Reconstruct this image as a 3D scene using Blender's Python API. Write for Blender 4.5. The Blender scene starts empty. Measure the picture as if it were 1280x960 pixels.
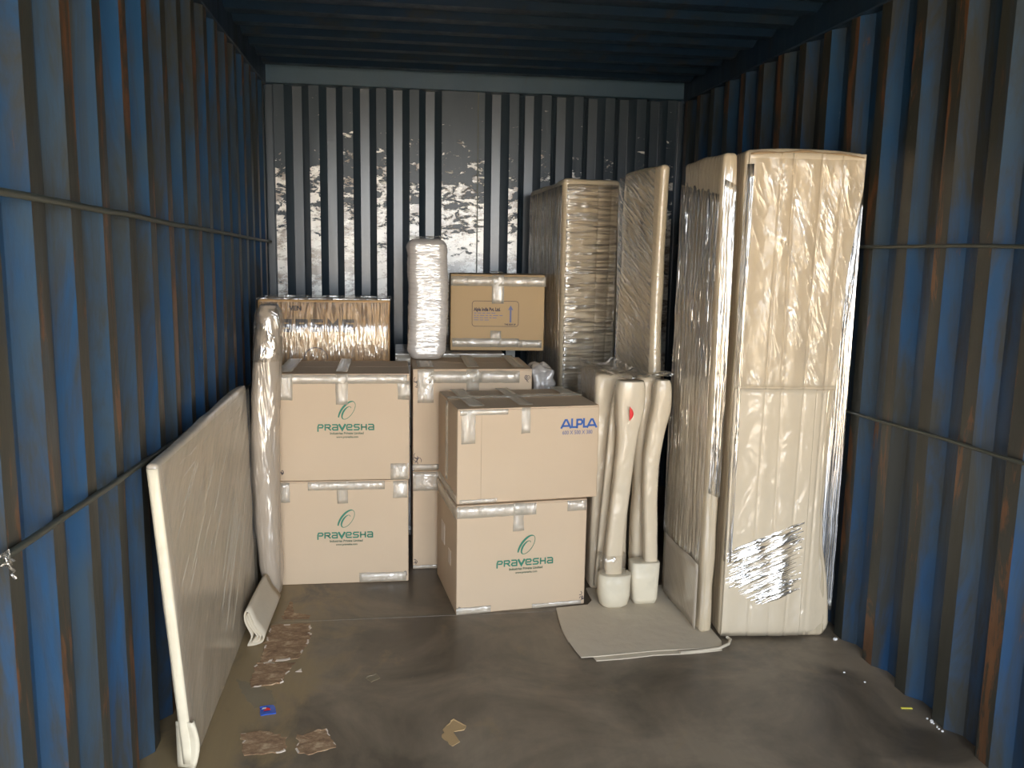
import bpy, math, random
from mathutils import Vector, Matrix, noise
random.seed(7)
S = bpy.context.scene
COL = S.collection
R = math.radians
PI = math.pi

# ------------------------------------------------------------------ camera
cd = bpy.data.cameras.new('camera')
cam = bpy.data.objects.new('camera', cd)
COL.objects.link(cam)
cd.sensor_width = 36.0
cd.lens = 30.43
cd.clip_start = 0.05
cr, cu, cf = (Vector((0.990605, -0.135652, 0.017337)), Vector((0.003897, 0.154719, 0.987951)), Vector((0.136700, 0.978601, -0.153794)))
cam.matrix_world = Matrix(((cr.x, cu.x, -cf.x, 0.6755), (cr.y, cu.y, -cf.y, 0.0), (cr.z, cu.z, -cf.z, 1.4341), (0, 0, 0, 1)))
S.camera = cam

# ------------------------------------------------------------------ sky, sun, exposure
w = bpy.data.worlds.new('World')
S.world = w
w.use_nodes = True
wn = w.node_tree
for n in list(wn.nodes):
    wn.nodes.remove(n)
sky = wn.nodes.new('ShaderNodeTexSky')
sky.sky_type = 'HOSEK_WILKIE'
sky.turbidity = 4.5
sky.ground_albedo = 0.35
sky.sun_direction = Vector((0.40, -0.45, 0.80)).normalized()
bg = wn.nodes.new('ShaderNodeBackground')
bg.inputs['Strength'].default_value = 2.2
hs = wn.nodes.new('ShaderNodeHueSaturation')
hs.inputs['Saturation'].default_value = 0.35
wo = wn.nodes.new('ShaderNodeOutputWorld')
wn.links.new(sky.outputs[0], hs.inputs['Color'])
wn.links.new(hs.outputs[0], bg.inputs[0])
wn.links.new(bg.outputs[0], wo.inputs[0])

sd = bpy.data.lights.new('sun', 'SUN')
sd.energy = 3.0
sd.angle = R(0.6)
sd.color = (1.0, 0.93, 0.82)
sun = bpy.data.objects.new('sun', sd)
COL.objects.link(sun)
sun.rotation_euler = Vector((0.40, -0.45, 0.80)).to_track_quat('Z', 'Y').to_euler()

# portal: only guides the sampling of the sky through the open container mouth
pd = bpy.data.lights.new('door_portal', 'AREA')
pd.shape = 'RECTANGLE'
pd.size = 2.4
pd.size_y = 2.35
pd.cycles.is_portal = True
po = bpy.data.objects.new('door_portal', pd)
COL.objects.link(po)
po.location = (1.175, -0.82, 1.18)
po.rotation_euler = (R(90), 0, 0)

vs = S.view_settings
vs.view_transform = 'Standard'
vs.look = 'None'
vs.gamma = 1.0
vs.use_curve_mapping = False
vs.exposure = 4.4

# ------------------------------------------------------------------ node helpers
class NT:
    def __init__(self, name):
        self.m = bpy.data.materials.new(name)
        self.m.use_nodes = True
        self.t = self.m.node_tree
        for n in list(self.t.nodes):
            self.t.nodes.remove(n)
        self.out = self.t.nodes.new('ShaderNodeOutputMaterial')
        self.tc = self.t.nodes.new('ShaderNodeTexCoord').outputs['Object']

    def n(self, typ, ins=None, **kw):
        nd = self.t.nodes.new(typ)
        for k, v in kw.items():
            setattr(nd, k, v)
        for k, v in (ins or {}).items():
            if isinstance(v, bpy.types.NodeSocket):
                self.t.links.new(v, nd.inputs[k])
            else:
                nd.inputs[k].default_value = v
        return nd

    def noise(self, scale=(1, 1, 1), s=1.0, detail=4, rough=0.55, dist=0.0, rot=(0, 0, 0), off=(0, 0, 0)):
        src = self.tc
        if any(rot):
            src = self.n('ShaderNodeMapping', {'Vector': src, 'Rotation': rot}).outputs[0]
        mp = self.n('ShaderNodeMapping', {'Vector': src, 'Scale': scale, 'Location': off})
        return self.n('ShaderNodeTexNoise', {'Vector': mp.outputs[0], 'Scale': s, 'Detail': detail, 'Roughness': rough, 'Distortion': dist}).outputs[0]

    def ramp(self, f, stops):
        nd = self.n('ShaderNodeValToRGB', {'Fac': f})
        e = nd.color_ramp.elements
        while len(e) < len(stops):
            e.new(0.5)
        for el, (p, c) in zip(e, stops):
            el.position = p
            el.color = (c, c, c, 1) if isinstance(c, (int, float)) else (*c, 1)
        return nd.outputs[0]

    def mix(self, f, a, b, mode='MIX'):
        nd = self.t.nodes.new('ShaderNodeMix')
        nd.data_type = 'RGBA'
        nd.blend_type = mode
        for sock, v in ((nd.inputs[0], f), (nd.inputs[6], a), (nd.inputs[7], b)):
            if isinstance(v, bpy.types.NodeSocket):
                self.t.links.new(v, sock)
            elif isinstance(v, (int, float)):
                sock.default_value = v
            else:
                sock.default_value = (*v, 1)
        return nd.outputs[2]

    def math(self, op, a, b=0.0):
        return self.n('ShaderNodeMath', {0: a, 1: b}, operation=op).outputs[0]

    def bump(self, h, strength=0.5, dist=0.01, normal=None):
        ins = {'Height': h, 'Strength': strength, 'Distance': dist}
        if normal is not None:
            ins['Normal'] = normal
        return self.n('ShaderNodeBump', ins).outputs[0]

    def pbr(self, **kw):
        ins = {k.replace('_', ' '): v for k, v in kw.items()}
        for k, v in list(ins.items()):
            if k in ('Base Color', 'Specular Tint', 'Coat Tint') and isinstance(v, tuple) and len(v) == 3:
                ins[k] = (*v, 1)
        b = self.n('ShaderNodeBsdfPrincipled', ins)
        self.t.links.new(b.outputs[0], self.out.inputs[0])
        return self.m

def flat(name, col, rough=0.7, metal=0.0):
    return NT(name).pbr(Base_Color=col, Roughness=rough, Metallic=metal)

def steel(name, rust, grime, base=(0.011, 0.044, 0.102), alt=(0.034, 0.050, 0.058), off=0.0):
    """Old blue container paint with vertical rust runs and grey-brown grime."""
    a = NT(name)
    o = (off, off * 2, off)
    v = a.noise((1.5, 1.5, 0.8), 2.2, 5, 0.6, off=o)
    c = a.mix(a.ramp(v, [(0.42, 0.0), (0.60, 1.0)]), base, alt)
    c = a.mix(a.math('MULTIPLY', a.noise((3, 3, 1.2), 3.0, 6, 0.7, off=(off, 2, 2)), 0.5), c, tuple(x * 1.9 for x in base))
    g = a.noise((8, 8, 1.3), 1.0, 7, 0.70, 0.6, off=o)
    c = a.mix(a.ramp(g, [(grime, 0.0), (grime + 0.16, 0.9)]), c, (0.034, 0.032, 0.022))
    r = a.noise((9, 9, 1.6), 1.0, 8, 0.72, 0.8, off=(off + 5, 3, 1))
    rc = a.mix(a.noise((20, 20, 5), 1.0, 4), (0.045, 0.024, 0.012), (0.21, 0.092, 0.038))
    c = a.mix(a.ramp(r, [(rust, 0.0), (rust + 0.045, 1.0)]), c, rc)
    s = a.noise((30, 30, 6), 1.0, 8, 0.75, 0.3, off=(1, off, 9))
    c = a.mix(a.ramp(s, [(0.69, 0.0), (0.72, 0.7)]), c, (0.40, 0.42, 0.38))
    h = a.noise((12, 12, 4), 1.0, 6, 0.6)
    return a.pbr(Base_Color=c, Roughness=a.ramp(g, [(0.3, 0.36), (0.75, 0.62)]), Specular_IOR_Level=0.5, Normal=a.bump(h, 0.25, 0.008))

M = {}
M['steel'] = steel('blue_container_paint', 0.635, 0.44)
M['steel_scuffed'] = steel('scuffed_container_paint', 0.53, 0.28, (0.014, 0.034, 0.058), (0.032, 0.035, 0.030), 3.0)
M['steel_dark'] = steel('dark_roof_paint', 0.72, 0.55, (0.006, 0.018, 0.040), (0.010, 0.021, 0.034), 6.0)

def back_paint(name, peel):
    a = NT(name)
    v = a.noise((2, 2, 1.2), 1.6, 4)
    c = a.mix(v, (0.018, 0.034, 0.050), (0.030, 0.044, 0.056))
    rough = 0.27
    hgt = a.noise((25, 25, 3), 1.0, 4)
    if peel:
        zz = a.n('ShaderNodeSeparateXYZ', {0: a.tc}).outputs[2]
        fade = a.n('ShaderNodeMapRange', {0: zz, 1: 1.35, 2: 2.2, 3: 0.19, 4: -0.13}).outputs[0]
        p = a.math('ADD', a.noise((13, 13, 26), 1.0, 8, 0.72, 0.5), fade)
        pm = a.ramp(p, [(0.535, 0.0), (0.56, 1.0)])
        pc = a.mix(a.ramp(a.noise((6, 6, 12), 1.0, 7, 0.75, off=(3, 1, 4)), [(0.46, 0.0), (0.56, 1.0)]), (0.85, 0.82, 0.74), (0.20, 0.14, 0.08))
        c = a.mix(pm, c, pc)
        hgt = a.math('ADD', hgt, a.math('MULTIPLY', pm, 0.8))
    if peel:
        return a.pbr(Base_Color=c, Roughness=0.32, IOR=a.math('ADD', 1.45, a.math('MULTIPLY', pm, 0.75)), Normal=a.bump(hgt, 0.25, 0.006))
    return a.pbr(Base_Color=c, Roughness=rough, IOR=1.7, Normal=a.bump(hgt, 0.12, 0.004))
M['back'] = back_paint('grey_blue_end_wall_paint', False)
M['back_peeled'] = back_paint('peeled_end_wall_paint', True)

M['header'] = steel('header_paint', 0.74, 0.6, (0.012, 0.042, 0.075), (0.022, 0.050, 0.072), 8.0)

# plywood floor
a = NT('stained_plywood_floor')
v = a.noise((1.3, 1.3, 1), 1.6, 8, 0.62, 0.6)
c = a.mix(a.ramp(v, [(0.38, 0.0), (0.62, 1.0)]), (0.075, 0.060, 0.041), (0.27, 0.215, 0.15))
sx = a.n('ShaderNodeSeparateXYZ', {0: a.tc})
lx = a.n('ShaderNodeMapRange', {0: sx.outputs[0], 1: 0.15, 2: 0.62, 3: 0.24, 4: -0.10}).outputs[0]
st = a.math('ADD', a.noise((3, 2, 1), 1.3, 7, 0.65, 0.8, off=(4, 4, 0)), lx)
c = a.mix(a.ramp(st, [(0.52, 0.0), (0.68, 0.8)]), c, (0.30, 0.215, 0.10))
gr = a.noise((40, 2.5, 1), 1.0, 5, 0.6)
c = a.mix(a.math('MULTIPLY', gr, 0.35), c, (0.11, 0.09, 0.07))
sp = a.noise((26, 26, 1), 1.0, 6, 0.75)
c = a.mix(a.ramp(sp, [(0.67, 0.0), (0.72, 0.6)]), c, (0.26, 0.23, 0.18))
M['floor'] = a.pbr(Base_Color=c, Roughness=a.ramp(v, [(0.3, 0.30), (0.7, 0.55)]), Normal=a.bump(gr, 0.12, 0.004))

def cardboard(name, col, dark):
    a = NT(name)
    v = a.noise((1, 1, 1), 3.0, 5)
    c = a.mix(v, col, dark)
    fl = a.noise((1.5, 1.5, 160), 1.0, 2)
    c = a.mix(a.math('MULTIPLY', fl, 0.12), c, dark)
    return a.pbr(Base_Color=c, Roughness=0.62, Normal=a.bump(a.noise((4, 4, 4), 1.0, 3), 0.25, 0.01))
M['card'] = cardboard('pale_brown_cardboard', (0.62, 0.475, 0.325), (0.56, 0.42, 0.28))
M['card_tan'] = cardboard('tan_cardboard', (0.50, 0.345, 0.17), (0.45, 0.30, 0.145))
M['card_inner'] = cardboard('cardboard_top', (0.42, 0.31, 0.20), (0.36, 0.26, 0.17))

def film_mix(a, nb, gloss, haze, hcol, rough, t_tint=(0.98, 0.97, 0.95)):
    """clear plastic: see-through, a little milky haze, and a mirror-like sheen on its wrinkles"""
    tr = a.n('ShaderNodeBsdfTransparent', {'Color': (*t_tint, 1)})
    df = a.n('ShaderNodeBsdfDiffuse', {'Color': (*hcol, 1)})
    gl = a.n('ShaderNodeBsdfGlossy', {'Color': (1, 1, 1, 1), 'Roughness': rough, 'Normal': nb})
    m1 = a.n('ShaderNodeMixShader', {0: haze, 1: tr.outputs[0], 2: df.outputs[0]})
    m2 = a.n('ShaderNodeMixShader', {0: gloss, 1: m1.outputs[0], 2: gl.outputs[0]})
    a.t.links.new(m2.outputs[0], a.out.inputs[0])
    return a.m

# packing tape: thin glossy half clear film; also the painted crease glints
a = NT('clear_packing_tape_and_glints')
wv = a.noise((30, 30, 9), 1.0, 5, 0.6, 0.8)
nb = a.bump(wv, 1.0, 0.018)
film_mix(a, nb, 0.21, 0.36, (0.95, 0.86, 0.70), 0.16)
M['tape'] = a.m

def wrap(name, col, col2, scale, strength=0.6, ior=1.75, rough=0.13, rot=(0, 0, 0), film=1.0, cs=0.20):
    """Foam or board seen through tight stretch film: matte base under a streaky glossy coat."""
    a = NT(name)
    v = a.noise((2.2, 2.2, 1.0), 1.6, 5)
    st = a.noise(scale, 1.0, 3, 0.5, 0.35, rot=rot)
    c = a.mix(v, col, col2)
    c = a.mix(a.math('MULTIPLY', a.ramp(st, [(0.35, 1.0), (0.55, 0.0)]), cs), c, tuple(x * 0.6 for x in col2))
    big = a.noise((3, 3, 2), 1.0, 3)
    n0 = a.bump(big, 0.3, 0.03)
    return a.pbr(Base_Color=c, Roughness=0.75, Normal=n0, Coat_Weight=film, Coat_IOR=ior, Coat_Roughness=rough,
                 Coat_Normal=a.bump(st, 1.0, 0.9 * strength / max(scale), n0))
FOAM = (0.66, 0.545, 0.375)
FOAM2 = (0.58, 0.465, 0.305)
M['wrap_v'] = wrap('foam_under_vertical_film', FOAM, FOAM2, (55, 55, 2.2), 0.9, 2.5, 0.10)
M['wrap_h'] = wrap('foam_under_horizontal_film', FOAM, FOAM2, (7, 7, 60), 0.8, 2.3, 0.10)
M['wrap_d'] = wrap('foam_under_slanting_film', FOAM, FOAM2, (8, 8, 60), 0.8, 2.3, 0.10, rot=(R(-25), R(20), 0), cs=0.10)
M['wrap_grey'] = wrap('grey_foam_under_film', (0.50, 0.43, 0.335), (0.46, 0.385, 0.29), (6, 5, 38), 0.12, 1.8, 0.18, rot=(R(-42), 0, 0), cs=0.0)
M['wrap_post'] = wrap('dull_foam_post_under_film', (0.47, 0.385, 0.29), (0.41, 0.335, 0.26), (16, 16, 3), 0.8, 2.4, 0.2)
M['wrap_soft'] = wrap('foam_under_loose_film', (0.68, 0.59, 0.45), FOAM2, (10, 10, 6), 0.35, 1.6, 0.22, film=0.8, cs=0.05)
M['wrap_silver'] = wrap('pale_bundle_under_many_film_turns', (0.66, 0.61, 0.56), (0.58, 0.53, 0.48), (10, 10, 85), 0.9, 2.8, 0.13)
M['wrap_card'] = wrap('cardboard_under_film', (0.66, 0.40, 0.17), (0.55, 0.31, 0.12), (100, 100, 12), 0.7, 1.7, 0.14)
M['foam'] = NT('bare_foam_sheet')
_f = M['foam']
M['foam'] = _f.pbr(Base_Color=_f.mix(_f.noise((1, 1, 1), 6, 4), (0.64, 0.56, 0.43), (0.55, 0.475, 0.36)), Roughness=0.85,
                   Normal=_f.bump(_f.noise((1, 1, 1), 14, 4), 0.3, 0.01))
M['foam_white'] = wrap('white_foam_cup', (0.74, 0.665, 0.51), (0.68, 0.60, 0.44), (12, 12, 12), 0.4, 1.5, 0.25, film=0.5)

def clear_film(name, scale, opac, rot=(0, 0, 0), strength=1.0):
    a = NT(name)
    st = a.noise(scale, 1.0, 3, 0.5, 0.4, rot=rot)
    nb = a.bump(st, strength, 0.75 / max(scale))
    fac = a.ramp(st, [(0.40, opac * 0.12), (0.60, min(0.85, opac * 1.2))])
    return film_mix(a, nb, fac, 0.06, (0.75, 0.70, 0.62), 0.10)
M['film_v'] = clear_film('clear_film_vertical_pleats', (70, 70, 1.2), 0.45)
M['film_rope'] = clear_film('clear_film_gathered', (60, 60, 3), 0.55)
M['film_top'] = clear_film('clear_film_crumpled', (10, 45, 14), 0.40, (0, 0, R(25)))
M['film_d'] = clear_film('clear_film_slanting_pleats', (10, 10, 85), 0.38, (R(-30), 0, 0))

M['green'] = flat('green_print', (0.035, 0.20, 0.125), 0.6)
M['grey_print'] = flat('grey_green_print', (0.13, 0.16, 0.10), 0.6)
M['blue_print'] = flat('blue_print', (0.035, 0.11, 0.36), 0.6)
M['letter'] = flat('faded_letter_print', (0.10, 0.075, 0.07), 0.6)
M['blue_pale'] = flat('grey_blue_print', (0.16, 0.17, 0.30), 0.6)
M['black_print'] = flat('dark_print', (0.05, 0.04, 0.06), 0.6)
M['label'] = flat('pale_paper_label', (0.70, 0.60, 0.50), 0.5)
M['red'] = flat('red_mark', (0.75, 0.02, 0.02), 0.5)
M['rod'] = NT('dark_steel_rod').pbr(Base_Color=(0.07, 0.075, 0.06), Roughness=0.45, Metallic=0.3)
a = NT('torn_cardboard_residue')
q = a.noise((16, 26, 1), 1.0, 8, 0.78, 0.3)
M['residue'] = a.pbr(Base_Color=a.ramp(q, [(0.36, (0.17, 0.095, 0.05)), (0.52, (0.34, 0.215, 0.12)), (0.64, (0.58, 0.43, 0.27))]), Roughness=0.8, Normal=a.bump(q, 0.6, 0.008))
a = NT('pale_floor_stain')
M['residue_pale'] = a.pbr(Base_Color=a.mix(a.noise((9, 9, 1), 1.0, 6), (0.17, 0.135, 0.08), (0.26, 0.22, 0.15)), Roughness=0.6)
M['white'] = flat('white_foam_crumb', (0.80, 0.79, 0.76), 0.8)
M['yellow'] = flat('yellow_plastic', (0.70, 0.62, 0.08), 0.4)
M['wrapper_blue'] = flat('blue_wrapper_foil', (0.03, 0.10, 0.48), 0.25)
a = NT('sunlit_yard')
M['yard'] = a.pbr(Base_Color=a.mix(a.noise((1, 1, 1), 0.8, 6), (0.34, 0.27, 0.19), (0.42, 0.35, 0.25)), Roughness=0.9)

# ------------------------------------------------------------------ object helpers
def link(name, me, mats, parent=None, smooth=False, loc=None):
    if not isinstance(mats, (list, tuple)):
        mats = [mats]
    for m_ in mats:
        me.materials.append(m_)
    if smooth:
        me.shade_smooth()
    o = bpy.data.objects.new(name, me)
    COL.objects.link(o)
    if parent is not None:
        o.parent = parent
    if loc:
        o.location = loc
    return o

def mesh(name, V, F, mats, parent=None, smooth=False, mi=None, loc=None):
    me = bpy.data.meshes.new(name)
    me.from_pydata([tuple(v) for v in V], [], F)
    me.update()
    o = link(name, me, mats, parent, smooth, loc)
    if mi:
        me.polygons.foreach_set('material_index', mi)
    return o

def tag(o, label, cat, group=None, kind=None):
    o['label'] = label
    if cat:
        o['category'] = cat
    if group:
        o['group'] = group
    if kind:
        o['kind'] = kind
    return o

def struct(o, label):
    o['kind'] = 'structure'
    o['label'] = label
    return o

def thing(name, label, cat, loc, yaw=0.0, group=None):
    o = bpy.data.objects.new(name, None)
    o.empty_display_size = 0.1
    COL.objects.link(o)
    o.location = loc
    o.rotation_euler = (0, 0, yaw)
    return tag(o, label, cat, group)

def box(name, x0, x1, y0, y1, z0, z1, mat, parent=None, bev=0.0):
    V = [(x, y, z) for z in (z0, z1) for y in (y0, y1) for x in (x0, x1)]
    F = [(0, 2, 3, 1), (4, 5, 7, 6), (0, 1, 5, 4), (2, 6, 7, 3), (0, 4, 6, 2), (1, 3, 7, 5)]
    o = mesh(name, V, F, mat, parent)
    if bev:
        b_ = o.modifiers.new('bevel', 'BEVEL')
        b_.width = bev
        b_.segments = 2
    return o

def axis_pts(L, r, n):
    inner = [r + (L - 2 * r) * i / n for i in range(n + 1)]
    return [0, r * 0.3, r * 0.65] + inner + [L - r * 0.65, L - r * 0.3, L]

def soft_box(name, w_, d_, h_, r, n, amp, freq, mat, parent, fn=None, seed=0, off=(0, 0, 0), warp=(1, 1, 1)):
    """Rounded, slightly lumpy box; local corner at off. n = cells per axis."""
    ax = [axis_pts(L, r, k) for L, k in zip((w_, d_, h_), n)]
    N = [len(q) - 1 for q in ax]
    idx, V, F = {}, [], []
    sv = Vector((seed * 7.3, seed * 3.1, seed * 5.7))

    def vid(i, j, k):
        key = (i, j, k)
        if key not in idx:
            p = Vector((ax[0][i], ax[1][j], ax[2][k]))
            c_ = Vector((min(max(p.x, r), w_ - r), min(max(p.y, r), d_ - r), min(max(p.z, r), h_ - r)))
            q_ = p - c_
            if q_.length > 1e-6:
                nn = q_.normalized()
                p = c_ + nn * r
            else:
                nn = Vector((0, 0, 0))
            if amp:
                t_ = noise.noise(Vector((p.x * warp[0], p.y * warp[1], p.z * warp[2])) * freq + sv)
                keep = min(1.0, p.z / 0.03)
                p = p + nn * (amp * t_ * keep)
            if fn:
                p = Vector(fn(p))
            p.z = max(p.z, 0.0)
            idx[key] = len(V)
            V.append(p + Vector(off))
        return idx[key]
    for a_, b_, c_ in ((0, 1, 2), (1, 2, 0), (2, 0, 1)):
        for side in (0, N[c_]):
            for i in range(N[a_]):
                for j in range(N[b_]):
                    def q(ii, jj):
                        k3 = [0, 0, 0]
                        k3[a_], k3[b_], k3[c_] = ii, jj, side
                        return vid(*k3)
                    f = (q(i, j), q(i + 1, j), q(i + 1, j + 1), q(i, j + 1))
                    F.append(f if side else f[::-1])
    return mesh(name, V, F, mat, parent, True)

def surf(name, fn, nu, nv, mat, parent=None, thick=0.0, smooth=True):
    V = [fn(i / nu, j / nv) for j in range(nv + 1) for i in range(nu + 1)]
    F = [(j * (nu + 1) + i, j * (nu + 1) + i + 1, (j + 1) * (nu + 1) + i + 1, (j + 1) * (nu + 1) + i) for j in range(nv) for i in range(nu)]
    o = mesh(name, V, F, mat, parent, smooth)
    if thick:
        s_ = o.modifiers.new('solid', 'SOLIDIFY')
        s_.thickness = thick
        s_.offset = 0
    return o

def loft(name, rings, mat, parent=None, n=16, power=2.0, amp=0.0, seed=0, horizontal=True):
    """rings: (x, y, z, rx, ry) stacked; superellipse sections, closed ends."""
    V, F = [], []
    for (x, y, z, rx, ry) in rings:
        for i in range(n):
            t_ = 2 * PI * i / n
            c_, s_ = math.cos(t_), math.sin(t_)
            px = math.copysign(abs(c_) ** (2 / power), c_) * rx
            py = math.copysign(abs(s_) ** (2 / power), s_) * ry
            k_ = 1 + amp * noise.noise(Vector((px * 30 + seed, py * 30, z * 14)))
            V.append((x + px * k_, y + py * k_, z))
    m_ = len(rings)
    for j in range(m_ - 1):
        for i in range(n):
            F.append((j * n + i, j * n + (i + 1) % n, (j + 1) * n + (i + 1) % n, (j + 1) * n + i))
    F.append(tuple(range(n))[::-1])
    F.append(tuple((m_ - 1) * n + i for i in range(n)))
    return mesh(name, V, F, mat, parent, True)

def tube(name, pts, r, mat, parent=None, n=8):
    V, F = [], []
    P = [Vector(p) for p in pts]
    for i, p in enumerate(P):
        d = (P[min(i + 1, len(P) - 1)] - P[max(i - 1, 0)]).normalized()
        up = Vector((0, 0, 1)) if abs(d.z) < 0.9 else Vector((1, 0, 0))
        s1 = d.cross(up).normalized()
        s2 = d.cross(s1)
        for k in range(n):
            t_ = 2 * PI * k / n
            V.append(p + s1 * (r * math.cos(t_)) + s2 * (r * math.sin(t_)))
    for j in range(len(P) - 1):
        for k in range(n):
            F.append((j * n + k, j * n + (k + 1) % n, (j + 1) * n + (k + 1) % n, (j + 1) * n + k))
    F.append(tuple(range(n)))
    F.append(tuple((len(P) - 1) * n + k for k in range(n))[::-1])
    return mesh(name, V, F, mat, parent, True)

# ------------------------------------------------------------------ the setting: a shipping container
D, W, H, Y0 = 5.03, 2.35, 2.38, -0.80
HR = 2.286

def corrugated(name, start, stop, first, pitch, ridge, slope, place, mats, zs):
    """place(t, depth, z) -> point; ridge faces get material 1. depth 0 on the ridges, 1 in the recess."""
    prof = []                                   # (t, depth, mat of the strip that FOLLOWS)
    k = math.floor((start - first) / pitch) - 1
    t = first + k * pitch
    rec = pitch - ridge - 2 * slope
    while t < stop:
        prof += [(t, 0, 1), (t + ridge, 0, 0), (t + ridge + slope, 1, 0), (t + ridge + slope + rec, 1, 0)]
        t += pitch
    pts = []
    for i in range(len(prof) - 1):
        (t0, d0, m0), (t1, d1, _) = prof[i], prof[i + 1]
        if t1 <= start or t0 >= stop:
            continue
        if t0 < start:
            d0 = d0 + (d1 - d0) * (start - t0) / (t1 - t0)
            t0 = start
        pts.append((t0, d0, m0))
        if t1 >= stop:
            pts.append((stop, d0 + (d1 - d0) * (stop - t0) / (t1 - t0), 0))
            break
    V, F, mi = [], [], []
    n = len(pts)
    for z in zs:
        V += [place(t_, d_, z) for t_, d_, _ in pts]
    for j in range(len(zs) - 1):
        for i in range(n - 1):
            F.append((j * n + i, j * n + i + 1, (j + 1) * n + i + 1, (j + 1) * n + i))
            mi.append(pts[i][2])
    o = mesh(name, V, F, mats, None, False, mi)
    s_ = o.modifiers.new('sheet', 'SOLIDIFY')
    s_.thickness = 0.002
    s_.offset = 0
    b_ = o.modifiers.new('bend', 'BEVEL')
    b_.width = 0.006
    b_.segments = 2
    b_.limit_method = 'ANGLE'
    b_.angle_limit = R(25)
    return o

DEP = 0.036
PT = 0.2055
zl = [-0.05, HR + 0.02]
struct(corrugated('wall_left', Y0, D + 0.04, 1.777, PT, 0.058, 0.044, lambda t, d, z: (-DEP * d, t, z), [M['steel'], M['steel_scuffed']], zl),
       'left container wall of vertically corrugated blue steel with rust')
struct(corrugated('wall_right', Y0, D + 0.04, 3.700, PT, 0.058, 0.044, lambda t, d, z: (W + DEP * d, t, z), [M['steel'], M['steel_scuffed']], zl),
       'right container wall of vertically corrugated blue steel with rust')

# end wall: ridges at measured places, one wide flat panel in the middle
ridges = [(0.040, 0.093), (0.226, 0.280), (0.409, 0.463), (0.592, 0.646), (0.775, 0.828), (0.955, 1.197), (1.338, 1.392), (1.523, 1.577), (1.708, 1.762), (1.893, 1.947), (2.078, 2.132), (2.262, 2.310)]
prof = [(-0.03, 0, 0)]
for i, (x0, x1) in enumerate(ridges):
    if i:
        px = ridges[i - 1][1]
        sl = (x0 - px - 0.052) / 2
        prof += [(px + sl, 1, 0), (x0 - sl, 1, 0)]
    prof += [(x0, 0, 1), (x1, 0, 0)]
prof.append((W + 0.03, 0, 0))
V, F, mi = [], [], []
for z in (-0.05, 2.33):
    V += [(x, D + 0.045 * d, z) for x, d, _ in prof]
n = len(prof)
for i in range(n - 1):
    F.append((i + 1, i, n + i, n + i + 1))
    mi.append(prof[i][2])
bw = mesh('wall_back', V, F, [M['back'], M['back_peeled']], None, False, mi)
s_ = bw.modifiers.new('sheet', 'SOLIDIFY')
s_.thickness = 0.002
s_.offset = 0
b_ = bw.modifiers.new('bend', 'BEVEL')
b_.width = 0.005
b_.segments = 2
b_.limit_method = 'ANGLE'
struct(bw, 'grey-blue corrugated end wall with peeled paint on its ribs')
box('weld_seam', 1.156, 1.163, D - 0.004, D + 0.001, 0.0, 2.30, M['rod'], bw, 0.001)

# roof: corrugations run across the container
def roof_place(t, d, z):
    return (z, t, H + 0.022 * d)
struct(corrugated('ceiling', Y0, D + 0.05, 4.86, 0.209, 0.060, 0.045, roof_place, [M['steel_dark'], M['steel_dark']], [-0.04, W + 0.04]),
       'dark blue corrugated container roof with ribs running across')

struct(box('trim_1', 0.0, W, D - 0.035, D + 0.06, 2.300, H + 0.022, M['header'], None, 0.006), 'grey-blue steel header beam over the end wall')
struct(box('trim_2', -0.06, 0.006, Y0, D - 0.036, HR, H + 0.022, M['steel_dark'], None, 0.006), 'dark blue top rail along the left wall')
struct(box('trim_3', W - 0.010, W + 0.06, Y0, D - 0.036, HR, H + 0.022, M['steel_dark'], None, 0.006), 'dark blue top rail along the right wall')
struct(box('trim_4', -0.012, 0.038, D - 0.012, D + 0.05, 0.0, 2.299, M['back'], None, 0.006), 'left corner post beside the end wall')
struct(box('trim_5', W - 0.030, W + 0.012, D - 0.012, D + 0.05, 0.0, 2.299, M['back'], None, 0.006), 'right corner post beside the end wall')

# floor: plywood sheets on a steel deck, one joint in view
fl = box('floor', -0.045, W + 0.045, Y0, D + 0.06, -0.075, -0.0295, M['rod'])
struct(fl, 'dark stained plywood container floor')
yb = [Y0, 0.80, 2.02, 3.240, 4.46, D + 0.045]
for i in range(5):
    box('floor_panel', -0.04, W + 0.04, yb[i] + 0.0012, yb[i + 1] - 0.0012, -0.029, 0.0, M['floor'], fl, 0.0015)

# lashing rods along both walls, welded to the ribs
def rod(name, pts, label, r=0.0075):
    P = []
    for i in range(len(pts) - 1):
        for k in range(10):
            t_ = k / 10
            P.append([pts[i][j] * (1 - t_) + pts[i + 1][j] * t_ for j in range(3)])
    P.append(pts[-1])
    P = [(p[0], p[1], p[2] + 0.004 * noise.noise(Vector((p[1] * 2.3, 0, 1)))) for p in P]
    return struct(tube(name, P, r, M['rod']), label)
rod('trim_6', [(0.010, Y0 + .02, 1.535), (0.010, 1.647, 1.517), (0.010, 3.0, 1.49), (0.010, 4.99, 1.452)], 'upper dark lashing rod along the left wall')
rod('trim_7', [(0.010, Y0 + .02, 0.93), (0.010, 1.543, 0.893), (0.010, 2.505, 0.840), (0.010, 3.945, 0.783), (0.010, 4.99, 0.77)], 'lower dark lashing rod along the left wall')
rod('trim_8', [(W - 0.010, Y0 + .02, 1.455), (W - 0.010, 2.137, 1.465), (W - 0.010, 2.912, 1.466), (W - 0.010, 4.99, 1.47)], 'upper dark lashing rod along the right wall', 0.006)
rod('trim_9', [(W - 0.010, Y0 + .02, 0.97), (W - 0.010, 2.05, 0.894), (W - 0.010, 2.96, 0.865), (W - 0.010, 4.99, 0.82)], 'lower dark lashing rod along the right wall', 0.006)

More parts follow.
